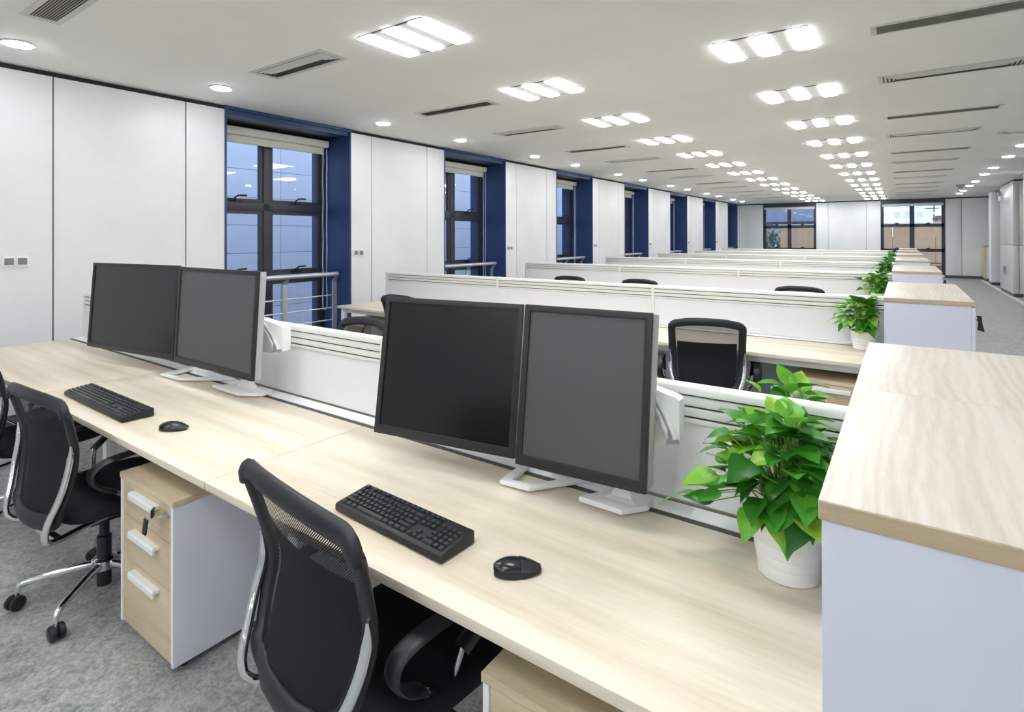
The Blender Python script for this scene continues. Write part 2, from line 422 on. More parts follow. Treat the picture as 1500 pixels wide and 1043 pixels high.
# ------------------------------------------------------------------ windows
def bars(parent, lst, x0, x1, mt='frame', name='frame_bar'):
    for (a, b_, z0, z1) in lst: B(x0, x1, a, b_, z0, z1).build(name, M[mt], parent, bevel=.004)
def handle(parent, y, z):
    mb = MB().box(GX + .03, GX + .045, y - .07, y + .07, z, z + .026)
    mb.tube([(GX + .05, y - .02, z + .01), (GX + .075, y - .035, z + .05), (GX + .09, y - .005, z + .078), (GX + .092, y + .10, z + .082)], .011, 6)
    mb.build('window_handle', M['black_plastic'], parent, smooth=50)
protos = {}
def left_window(k):
    y0 = WIN0 + WINP * k; y1 = y0 + WINW; n = 'window_%d' % (k + 1)
    if 'win' in protos:
        src = protos['win']; r = src.copy(); C.objects.link(r); r.name = n; r.location = (0, WINP * k, 0)
        for ch in src.children:
            c = ch.copy(); C.objects.link(c); c.parent = r
        return
    wn = struct(n); protos['win'] = wn
    B(-6.75, WX + .006, y0 - .012, y0 + .012, 0, H - .004).build('jamb', M['blue'], wn, bevel=.002)
    B(-6.75, WX + .006, y1 - .012, y1 + .012, 0, H - .004).build('jamb', M['blue'], wn, bevel=.002)
    B(-6.08, WX + .006, y0 + .012, y1 - .012, H - .035, H - .002).build('lintel', M['blue'], wn)
    B(-6.16, WX - .03, y0 + .012, y1 - .012, H - .09, H - .035).build('lintel', M['blue'], wn)
    B(-6.75, -6.16, y0 + .012, y1 - .012, H - .085, H - .002).build('soffit', M['frame'], wn)
    B(-6.75, WX, y0 + .012, y1 - .012, 0, .08).build('sill', M['blue'], wn)
    a, b_ = y0 + .012, y1 - .012
    ym = y0 + .80
    fr = [(a, a + .05, .08, H - .06), (b_ - .05, b_, .08, H - .06), (ym - .045, ym + .045, .08, H - .06),
          (a, b_, 1.865, 1.965), (a, b_, .985, 1.085), (a, b_, .08, .16), (a, b_, H - .12, H - .06)]
    bars(wn, fr, GX - .05, GX + .035)
    # sashes and panes
    for (p, q) in ((a + .05, ym - .045), (ym + .045, b_ - .05)):
        for (z0, z1) in ((.16, .985), (1.085, 1.865), (1.965, H - .12)):
            t_ = .042
            mb = MB().box(GX - .03, GX + .02, p, p + t_, z0, z1).box(GX - .03, GX + .02, q - t_, q, z0, z1).box(GX - .03, GX + .02, p + t_, q - t_, z0, z0 + t_).box(GX - .03, GX + .02, p + t_, q - t_, z1 - t_, z1)
            mb.build('sash', M['frame'], wn)
            MB().add([(GX - .01, p + t_, z0 + t_), (GX - .01, q - t_, z0 + t_), (GX - .01, q - t_, z1 - t_), (GX - .01, p + t_, z1 - t_)], [(0, 1, 2, 3)]).build('pane', M['glass'], wn)
        handle(wn, (p + q) / 2, 1.958); handle(wn, (p + q) / 2, 1.078)
    return wn
WNAME = ['nearest', 'second nearest', 'third nearest', 'fourth nearest', 'fifth nearest', 'sixth nearest', 'farthest']
def chain_pts():
    pts = []
    for i in range(26): pts.append((0, 0.0 + .004 * math.sin(i), 2.72 - i * .085))
    z = pts[-1][2]
    for i in range(1, 8): pts.append((0, .03 - .03 * math.cos(PI * i / 8), z - .03 * math.sin(PI * i / 8)))
    for i in range(26): pts.append((.004 * math.sin(i * .7), .06 + .004 * math.cos(i * .8), z + i * .085))
    return pts
def blind(k):
    lab = 'cream rolled-up roller blind across the head of the %s blue window on the left' % WNAME[k]
    if 'blind' in protos: return dup(protos['blind'], lab, (0, WINP * k, 0))
    y0 = WIN0; y1 = y0 + WINW
    t = thing('roller_blind', lab, 'blind', (0, 0, 0), 0, 'roller blinds of the left windows'); protos['blind'] = t
    pr_ = [(-6.45, 2.745), (-6.35, 2.745), (-6.335, 2.79), (-6.335, 2.832), (-6.45, 2.832)]
    mb = MB(); mb.prism(pr_, y0 + .03, y1 - .03, lambda a, b, c: (a, c, b)); mb.build('cassette', M['blind'], t, bevel=.006)
    B(-6.42, -6.414, y0 + .06, y1 - .06, 2.67, 2.745).build('fabric', M['blind'], t)
    B(-6.432, -6.402, y0 + .06, y1 - .06, 2.655, 2.682).build('bottom_bar', M['blind'], t, bevel=.006)
    MB().tube([(-6.35 + x, y1 - .12 + y, z) for x, y, z in chain_pts()], .0055, 6).build('chain', M['cord'], t, smooth=60)
    return t
def railing(k):
    lab = 'steel safety railing across the %s blue window on the left' % WNAME[k]
    if 'rail' in protos: return dup(protos['rail'], lab, (0, WINP * k, 0))
    t = thing('railing', lab, 'railing', (0, 0, 0), 0, 'window safety railings'); protos['rail'] = t
    y0, y1 = WIN0 + .03, WIN0 + WINW - .05; X = -6.2
    MB().tube([(X + .09, y0, 1.055), (X + .09, y1 - .02, 1.055)], .03, 16).build('handrail', M['steel'], t, smooth=40)
    for y in (y0 + .1, WIN0 + .86, y1 - .0):
        mb = MB().box(X - .012, X + .012, y - .032, y + .032, .0801, .955)
        mb.add([(X - .012, y - .032, .955), (X + .012, y - .032, .955), (X + .012, y + .032, .955), (X - .012, y + .032, .955),
                (X + .075, y - .016, 1.05), (X + .09, y - .016, 1.04), (X + .09, y + .016, 1.04), (X + .075, y + .016, 1.05)],
               [(0, 3, 2, 1), (4, 5, 6, 7), (0, 1, 5, 4), (1, 2, 6, 5), (2, 3, 7, 6), (3, 0, 4, 7)])
        mb.build('post', M['steel'], t, smooth=30)
    for z in (.77, .605, .445, .285): MB().tube([(X, y0, z), (X, y1, z)], .0095, 8).build('rail', M['steel'], t, smooth=40)
    return t
for k in range(7):
    left_window(k); blind(k); railing(k)

def far_window(n, a, b_, zb):
    wn = struct(n)
    y = FY + .1
    for s in ((a, a + .02), (b_ - .02, b_)): B(s[0], s[1], FY - .006, FY + .5, zb, H - .004).build('jamb', M['frame'], wn)
    B(a, b_, FY - .004, FY + .5, H - .16, H - .004).build('lintel', M['frame'], wn)
    B(a, b_, FY - .004, FY + .5, zb, zb + .03).build('sill', M['frame'], wn)
    xm = (a + b_) / 2
    zs = [zb + .03] + ([1.0] if zb < .3 else []) + [1.93, H - .2]
    if zb > .3: zs = [zb + .03, 1.02, 1.93, H - .2]
    for (p, q, z0, z1) in [(a + .02, a + .1, zb, H - .1), (b_ - .1, b_ - .02, zb, H - .1), (xm - .075, xm + .075, zb, H - .1), (a, b_, 1.89, 2.01), (a, b_, .95, 1.06)]:
        B(p, q, y, y + .09, z0, z1).build('frame_bar', M['frame'], wn)
    for p, q in ((a + .1, xm - .075), (xm + .075, b_ - .1)):
        for z0, z1 in ((zb + .03, .95), (1.06, 1.89), (2.01, H - .1)):
            MB().add([(p, y + .04, z0), (q, y + .04, z0), (q, y + .04, z1), (p, y + .04, z1)], [(0, 1, 2, 3)]).build('pane', M['glass'], wn)
        for z in (1.06, 2.01):
            xc = (p + q) / 2
            MB().box(xc - .06, xc + .06, y - .03, y, z, z + .03).box(xc - .01, xc + .07, y - .05, y - .03, z + .02, z + .04).build('window_handle', M['black_plastic'], wn)
    return wn
far_window('window_8', FW[0][0], FW[0][1], .6)
far_window('window_9', FW[1][0], FW[1][1], .1)
for lab, (a, b_) in zip(('left', 'right'), FW):
    t = thing('roller_blind', 'pale rolled-up blind along the top of the %s window in the far wall' % lab, 'blind', (a, FY + .06, 2.7), 0)
    B(.04, b_ - a - .04, -.03, .03, 0, .075).build('cassette', M['blind'], t, bevel=.008)
    B(.05, b_ - a - .05, -.008, .008, -.02, 0).build('bottom_bar', M['blind'], t)

# wall switches
def switch_mesh(t):
    for i in (-1, 1):
        f = B(0, .012, i * .042 - .041, i * .042 + .041, -.045, .045).build('plate', M['white_plastic'], t, bevel=.003)
        B(.012, .017, i * .042 - .03, i * .042 + .03, -.026, .028).build('rocker', M['rocker'], f, bevel=.002)
sw = thing('light_switch', 'twin light switch with grey rockers at the left end of the nearest wall panels', 'switch', (WX, 1.35, 1.343), 0, 'twin switches on the window wall')
switch_mesh(sw)
for k in range(7):
    dup(sw, 'twin light switch on the wall just beyond the %s blue window' % WNAME[k], (WX, WIN0 + WINP * k + WINW + .13, 1.33))

# ------------------------------------------------------------------ ceiling fittings
def strip_light(lab, loc, grp):
    if 'light' in protos: return dup(protos['light'], lab, loc, 0, grp)
    t = thing('ceiling_light', lab, 'ceiling light', loc, 0, grp); protos['light'] = t
    wx, wy = .625, .51; s = wx / 5
    MB().box(0, wx, 0, .008, -.004, 0).box(0, wx, wy - .008, wy, -.004, 0).box(0, .008, .008, wy - .008, -.004, 0).box(wx - .008, wx, .008, wy - .008, -.004, 0).build('frame', M['vent_dark'], t)
    for i in range(5):
        x0 = s * i + .004; x1 = s * (i + 1) - .004
        if i % 2 == 0: B(x0, x1, .012, wy - .012, -.013, -.0005).build('diffuser', M['glow'], t)
        else:
            B(x0, x1, .014, wy - .014, -.006, -.0005).build('louver_panel', M['louver'], t)
    return t
for k in range(-6, 14):  # negative steps are unseen lights added to brighten the near end
    p = 'added unseen behind the camera, %s back' % ORD[-k - 1] if k < 0 else '%s from the camera' % ORD[k]
    strip_light('three-strip ceiling light of the left row, %s' % p, (-3.165, 2.572 + 1.7036 * k, H), 'three-strip lights of the left row')
for k in range(-7, 13):  # negative steps here too are added out of view for their light
    p = 'added unseen behind the camera, %s back' % ORD[-k - 1] if k < 0 else '%s from the camera' % ORD[k]
    strip_light('three-strip ceiling light of the right row, %s' % p, (-1.149, 4.182 + 1.7036 * k, H), 'three-strip lights of the right row')
for k in range(8):  # unseen column of lights, added to brighten surfaces near the camera
    strip_light('added unseen three-strip ceiling light beyond the right edge of the picture, %s from the back' % ORD[k], (2.6, -8.0 + 2.1 * k, H), 'added three-strip lights out of the picture on the right')
def downlight(lab, loc, grp):
    if 'down' in protos: return dup(protos['down'], lab, loc, 0, grp)
    t = thing('downlight', lab, 'downlight', loc, 0, grp); protos['down'] = t
    n = 24
    MB().ring_prism([(.098 * math.cos(2*PI*i/n), .098 * math.sin(2*PI*i/n)) for i in range(n)], [(.082 * math.cos(2*PI*i/n), .082 * math.sin(2*PI*i/n)) for i in range(n)], -.008, -.0003).build('trim_ring', M['vent_frame'], t)
    MB().lathe([(.05, -.022), (.075, -.016), (.081, -.006), (.081, -.0006)], 24).build('diffuser', M['glow_down'], t)
    return t
for j in range(14):
    y = (1.216 if j % 2 == 0 else 2.69) + 3.476 * (j // 2)
    downlight('round downlight along the window wall, %s from the camera' % ORD[j], (-5.28, y, H), 'downlights along the window wall')
for j in range(4, 14):
    y = (1.216 if j % 2 == 0 else 2.69) + 3.476 * (j // 2)
    downlight('round downlight over the right-hand aisle, %s from the camera' % ORD[j - 4], (1.535, y, H), 'downlights over the aisle')

def vent(kind, side, lab, loc, L_, grp):
    key = 'vent' + kind + side
    if key in protos: return dup(protos[key], lab, loc, 0, grp)
    t = thing('ceiling_vent', lab, 'ceiling vent', loc, 0, grp); protos[key] = t
    W_ = .21 if kind == 'grille' else .27
    f = .022 if side == 'R' else .035
    MB().box(0, L_, 0, f, -.006, -.0003).box(0, L_, W_ - f, W_, -.006, -.0003).box(0, f * 1.6, f, W_ - f, -.006, -.0003).box(L_ - f * 1.6, L_, f, W_ - f, -.006, -.0003).build('frame', M['vent_frame'], t)
    B(f, L_ - f, f, W_ - f, -.002, -.0004).build('recess', M['vent_mid'] if side == 'R' and kind == 'grille' else M['vent_dark'], t)
    if kind == 'grille':
        n = 9
        for i in range(n):
            y = f + .006 + (W_ - 2 * f - .012) * (i + .5) / n
            MB().add([(f*1.6, y - .005, -.008), (L_ - f*1.6, y - .005, -.008), (L_ - f*1.6, y + .004, -.0025), (f*1.6, y + .004, -.0025)], [(0, 1, 2, 3)]).build('slat', M['vent_frame'], t)
    else:
        for i in range(3):
            g = f + .012 + i * .026; q = g + .016; gx = f*1.6 + .012 + i * .03; qx = gx + .016
            mb = MB()
            def ringq(x0, x1, y0, y1, X0, X1, Y0_, Y1, za, zb):
                mb.add([(x0,y0,za),(x1,y0,za),(x1,y1,za),(x0,y1,za),(X0,Y0_,zb),(X1,Y0_,zb),(X1,Y1,zb),(X0,Y1,zb)], [(0,1,5,4),(1,2,6,5),(2,3,7,6),(3,0,4,7)])
            ringq(gx, L_ - gx, g, W_ - g, qx, L_ - qx, q, W_ - q, -.004 - .003*i, -.012 - .003*i)
            mb.build('slat', M['vent_frame'], t)
        g = f + .012 + 3 * .026; gx = f*1.6 + .012 + 3 * .03
        B(gx, L_ - gx, g, W_ - g, -.012, -.004).build('blade', M['vent_frame'], t, bevel=.003)
    return t
for k in range(14):
    j = k // 2; g = k % 2 == 0
    vent('grille' if g else 'supply', 'L', '%s air vent from the camera in the left ceiling row, %s' % (ORD[k], 'with parallel slats' if g else 'with nested louvers'),
         (-4.585, (1.06 if g else 2.57) + 3.475 * j, H), 1.08 if g else 1.0, 'air vents of the left ceiling row')
for k in range(12):
    j = k // 2; g = k % 2 == 0
    vent('grille' if g else 'supply', 'R', '%s long air vent from the camera in the right ceiling row, %s' % (ORD[k], 'with parallel slats' if g else 'with nested louvers'),
         (-.18, (4.46 if g else 5.91) + 3.46 * j, H), 1.08 if g else 1.03, 'long air vents of the right ceiling row')
t = vent('supply', 'X', 'white air vent above the aisle at the right edge of the ceiling', (1.07, 9.95, H), 1.0, None)
MB(); t = thing('smoke_detector', 'small dark round detector on the ceiling near the end of the aisle', 'detector', (1.30, 19.6, H))
MB().lathe([(.10, 0), (.10, -.03), (.07, -.08), (.03, -.10)], 16).build('body', M['grey_plastic'], t, smooth=40)
B(.09, .3, -.02, .02, -.02, 0).build('bracket', M['white_plastic'], t)

# ------------------------------------------------------------------ outside
bd = thing('office_building', 'pale blue-grey panelled building outside the left windows', 'building', (-11.5, 0, 0))
B(-3, -.06, -4, 60, -3, 9).build('wall', M['slate'], bd)
pm = B(-.05, 0, .006, 2.394, .004, .596).mesh('facade_panel', M['facade'], 0)
for i in range(-1, 20):
    for j in range(-2, 9):
        put('facade_panel', pm, bd, (0, i * 2.4, j * .6))
o = B(-60, 60, -10, 90, -3.2, -3).build('outside_ground', M['ground']); o['kind'] = 'structure'
t = thing('brick_annex', 'tan rendered annex with brick base outside the far windows', 'building', (0, 34, 0))
B(-5.6, 10, 0, 4, -3, 1.5).build('wall', M['brick'], t)
for i in range(9):
    B(-5.6 + i * 1.73, -5.6 + i * 1.73 + 1.71, -.06, 0, .25, 2.08).build('wall_panel', M['tan'], t)
B(-5.7, 10.1, -.12, 4.1, 2.08, 2.2).build('coping', M['strip'], t)
for z in (-1.6, -1.0, -.4, .1): B(-5.6, 10, -.1, 0, z, z + .07).build('ledge', M['tan'], t)
t = thing('slate_roof_house', 'blue-grey pitched roof seen through the left far window', 'building', (-9.5, 45, 0))
MB().prism([(-5, 2.6), (6, 2.6), (6, 3.1), (0, 5.2), (-5, 5.2)], 0, 6, lambda a, b, c: (a, c, b)).build('roof', M['slate'], t)
B(-5, 6, .3, 6, -3, 2.6).build('wall', M['tower'], t)
B(-5.2, 6.2, -.3, .0, 2.45, 2.62).build('gutter', M['frame'], t)
t = thing('tower_block', 'pale hazy tower block far outside the right far window', 'building', (-4.0, 120, 0))
B(-3, 7.6, 0, 12, -3, 12.3).build('wall', M['tower'], t)
B(7.6, 10.5, 1, 12, -3, 13).build('wall', M['tower'], t)
for i in range(6):
    for j in range(6):
        B(-2.3 + i * 1.65, -2.3 + i * 1.65 + .95, -.08, 0, 1.0 + j * 1.9, 2.1 + j * 1.9).build('window', M['tower_win'], t)
t = thing('distant_roofs', 'pale hazy low roofs along the horizon outside the right far window', 'building', (3, 130, 0))
B(2, 26, 0, 8, -3, 5.8).build('wall', M['tower_win'], t)
B(10, 18, -1, 0, -3, 6.4).build('wall', M['tower'], t)
t = thing('rooftop_house', 'brown-roofed house beside a scaffold outside the right far window', 'building', (2.6, 48, 0))
B(-.6, 5, 0, 5, -3, 2.75).build('wall', M['tan'], t)
B(-.75, 5.1, -.15, 5.1, 2.75, 2.95).build('coping', M['roof_red'], t)
MB().prism([(.2, 2.95), (2.6, 2.95), (1.35, 4.0)], .6, 3, lambda a, b, c: (a, c, b)).build('roof', M['roof_red'], t)
B(1.45, 1.7, .3, .6, 2.95, 4.5).build('chimney', M['brick'], t)
t = thing('scaffold', 'thin grey scaffold frame rising above the brown-roofed house', 'scaffold', (2.6, 46.5, 0))
for x in (-.9, .2, 1.4, 2.6): MB().tube([(x, 0, -3), (x, 0, 6.4)], .035, 6).build('pole', M['skirt'], t)
for z in (3.4, 4.2, 5.0, 5.8): MB().tube([(-1.4, -.05, z), (3, -.05, z)], .03, 6).build('bar', M['skirt'], t)
random.seed(5)
for i, (x, y, h) in enumerate(((-8.6, 36, 2.6), (-7.2, 38.5, 1.9))):
    t = thing('tree', '%s leafy tree outside the left far window' % ('taller' if i == 0 else 'lower'), 'tree', (x, y, -3))
    MB().tube([(0, 0, 0), (0, 0, h + 1.2)], [.14, .08], 8).build('trunk', M['brick'], t)
    bm = MB()
    for q in range(420):
        a = random.uniform(0, 2*PI); ph = random.uniform(-1, 1); rr = 1.25 * (random.random() ** .4)
        c = Vector((rr * math.cos(a) * math.sqrt(1 - ph*ph), rr * math.sin(a) * math.sqrt(1 - ph*ph), h + 2 + rr * ph * 1.25))
        d1 = Vector((random.uniform(-1, 1), random.uniform(-1, 1), random.uniform(-1, 1))).normalized() * .2; d2 = d1.orthogonal().normalized() * .1
        bm.add([c - d1, c + d2, c + d1, c - d2], [(0, 1, 2, 3)])
    o = bm.build('crown', M['foliage_far'], t); o['kind'] = 'stuff'

# ------------------------------------------------------------------ desks, screens
SEG = 1.735
XL = -5.31
SIDE = ['left', 'middle', 'right']
def desk(lab, loc, end):
    key = 'desk%d' % end
    if key in protos: return dup(protos[key], lab, loc, 0)
    t = thing('desk', lab, 'desk', loc, 0, 'oak bench desks'); protos[key] = t
    for y0, y1 in ((0, .642), (.775, 1.415)):
        B(.0015, SEG - .0015, y0, y1, .724, .75).build('desktop', M['oak'], t, bevel=.003)
    for y0, y1 in ((.664, .732),):
        B(.001, SEG - .001, y0, y1, .735, .754).build('cable_cover', M['lam_white'], t, bevel=.002)
    B(0, SEG, .6425, .6635, .735, .7504).build('gap_shade_strip', M['gap_grey'], t)  # dark strip filling the gap, painted in place of its shade
    B(0, SEG, .643, .774, .60, .734).build('cable_channel', M['black_gap'], t)
    for y0 in (.07, 1.305):
        B(.06, SEG, y0, y0 + .04, .672, .723).build('beam', M['alu'], t, bevel=.002)
    for x in (.012,):
        for y0 in ((.05, 1.315) if end else (.29, 1.075)):
            B(x, x + .05, y0, y0 + .05, 0, .722).build('leg', M['lam_white'], t, bevel=.003)
        B(x + .005, x + .045, .12, 1.30, .672, .712).build('cross_rail', M['lam_white'], t)
    B(.07, SEG - .01, .575, .59, .28, .70).build('modesty_panel', M['lam_dim'], t)
    return t
def screen(lab, loc):
    if 'screen' in protos: return dup(protos['screen'], lab, loc, 0)
    t = thing('desk_screen', lab, 'desk screen', loc, 0, 'white desk screens'); protos['screen'] = t
    # local x 0..SEG, y 0 = near face, z 0 = desk level
    th = .034
    B(.0, .026, -.002, th + .002, .004, .352).build('post', M['alu'], t, bevel=.003)
    x0, x1 = .0265, SEG - .0005
    B(x0, x1, .006, th - .006, .006, .236).build('board', M['screen_board'], t)
    B(x0, x1, .009, th - .009, .236, .34).build('groove_backing', M['gap_grey'], t)
    for z0, z1 in ((.238, .252), (.2585, .283), (.289, .316)):
        B(x0, x1, .001, th - .001, z0, z1).build('slat', M['alu'], t, bevel=.002)
    mb = MB(); c_ = th / 2
    mb.prism([(-.002, .322), (th + .002, .322), (th + .002, .338), (th - .004, .349), (c_, .353), (.004, .349), (-.002, .338)], x0, x1, lambda a, b, c: (c, a, b))
    mb.build('cap_rail', M['alu'], t, smooth=50)
    return t
for k in range(7):
    for s in range(3):
        desk('oak bench desk, %s section of the %s row from the camera' % (SIDE[s], ROWN[k]), (XL + SEG * s, Y0 + ROWP * k, 0), s == 0)
        screen('white desk screen with slatted top rail, %s section of the %s row' % (SIDE[s], ROWN[k]), (XL + SEG * s, Y0 + ROWP * k + .734, .754))

# cabinets at the aisle end of every row
def cabinet(lab, loc):
    if 'cab' in protos: return dup(protos['cab'], lab, loc, 0)
    t = thing('storage_cabinet', lab, 'cabinet', loc, 0, 'cabinets at the aisle ends'); protos['cab'] = t
    W_, D_ = .427, .7065
    B(.004, W_ - .016, .003, D_ - .001, .0, 1.1395).build('carcass', M['lam_grey'], t, bevel=.001)
    tp = B(0, W_, 0, D_ - .0005, 1.14, 1.168).build('top', M['oak_top'], t, bevel=.002)
    B(.0015, W_ - .0015, -.0008, .0005, 1.1415, 1.1655).build('edge_band', M['oak_edge'], tp)
    for y0, y1, ky in ((.006, D_ / 2 - .0015, D_/2 - .035), (D_ / 2 + .0015, D_ - .006, D_/2 + .035)):
        d = B(W_ - .0155, W_ + .002, y0, y1, .06, 1.134).build('door', M['lam_grey'], t, bevel=.002)
        B(W_ + .002, W_ + .02, ky - .006, ky + .006, .78, .92).build('handle', M['white_plastic'], d, bevel=.003)
    k_ = MB().lathe([(.01, 0), (.01, .012)], 12).map(lambda x, y, z: (W_ + .002 + z, x + .06, y + 1.07)).build('lock', M['chrome'], t, smooth=40)
    MB().box(W_ + .012, W_ + .034, .056, .064, 1.055, 1.085).build('key', M['black_plastic'], k_, bevel=.002)
    MB().prism([(.014, 1.005), (.046, .995), (.034, 1.058), (.018, 1.058)], .055, .062, lambda a, b, c: (W_ + a, c, b)).build('key_tag', M['black_plastic'], k_)
    return t
for k in range(7):
    for s in range(2):
        cabinet('pale lilac cabinet with oak top closing the %s row, %s half' % (ROWN[k], ('near', 'far')[s]), (-.0985, Y0 + ROWP * k + .7075 * s, 0))
t = thing('storage_cabinet', 'tall pale cabinet with oak edge against the far wall behind the white column', 'cabinet', (2.3, 24.9, 0), 0)
B(.03, .6, .0, .9, .08, 1.16).build('carcass', M['lam_white'], t)
B(0, .03, -.01, .9, .08, 1.16).build('edge_panel', M['oak_drawer'], t)
B(-.005, .62, -.015, .91, 1.16, 1.185).build('top', M['oak_edge'], t)
B(.05, .58, .03, .87, 0, .08).build('plinth', M['skirt'], t)

# drawer pedestals
def pedestal(lab, loc, keys=True, key='ped'):
    if key in protos: return dup(protos[key], lab, loc, 0)
    t = thing('drawer_pedestal', lab, 'pedestal', loc, 0, 'drawer pedestals'); protos[key] = t
    W_, D_ = .447, .505
    B(-.003, W_ + .003, -.004, D_ + .002, .588, .6095).build('top', M['oak_drawer'], t, bevel=.002)
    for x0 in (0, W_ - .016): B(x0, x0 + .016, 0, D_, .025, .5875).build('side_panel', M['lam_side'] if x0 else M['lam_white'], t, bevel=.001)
    for x0 in (0, W_ - .016): B(x0 + .0005, x0 + .0155, -.0015, 0.0005, .026, .587).build('edge_strip', M['lam_white'], t)
    B(.016, W_ - .016, .02, D_, .03, .587).build('carcass', M['lam_grey'], t)
    for z0, z1, hz in ((.452, .585, .548), (.283, .449, .400), (.028, .280, .245)):
        d = B(.018, W_ - .018, .003, .02, z0, z1).build('drawer', M['oak_drawer'], t, bevel=.0015)
        mb = MB().prism([(0, .016), (-.02, .016), (-.024, .010), (-.024, -.008), (-.017, -.008), (-.017, .004), (0, .004)], .118, .330, lambda a, b, c: (c, a + .003, b + hz))
        mb.build('handle', M['white_plastic'], d, smooth=25)
    for x0 in (.04, W_ - .04):
        for y0 in (.05, D_ - .05): MB().lathe([(.018, 0), (.018, .026)], 10, (x0, y0, 0)).build('foot', M['black_plastic'], t)
    lk = MB().lathe([(.012, 0), (.012, .008)], 14).map(lambda x, y, z: (x + .405, .003 - z, y + .553)).build('lock', M['steel'], t, smooth=40)
    if keys:
        MB().box(-.027, .027, -.005, .005, -.015, .015).map(lambda x, y, z: (.372 + x * .96 - y * .2, -.035 + y - x * .5, .566 + z + .28 * x)).build('key_tag', M['black_plastic'], lk, bevel=.003)
        MB().box(-.015, .015, -.003, .003, -.030, .030).map(lambda x, y, z: (.348 + x + .3 * z, -.05 + y, .515 + z)).build('key_tag', M['black_plastic'], lk, bevel=.003)
        MB().tube([(.405, -.005, .553), (.392, -.03, .552)], .004, 6).build('key', M['steel'], lk)
        n = 14; MB().tube([(.355 + .011 * math.cos(2*PI*i/n), -.047, 0.545 + .011 * math.sin(2*PI*i/n)) for i in range(n)], .0016, 5, closed=True).build('key_ring', M['steel'], lk)
    return t
PED = (-2.537, .898, 0)
pedestal('oak-front three-drawer pedestal with keys in the lock, under the nearest desk', PED)
pedestal('oak-topped pedestal at the bottom edge, half hidden under the nearest desk', (-.735, .93, 0))
pedestal('oak pedestal with keys at the window end under the second desk row', (-5.19, 4.06, 0))
pedestal('oak pedestal without keys under the second desk row beside the cabinet', (-.60, 4.06, 0), False, 'ped2')

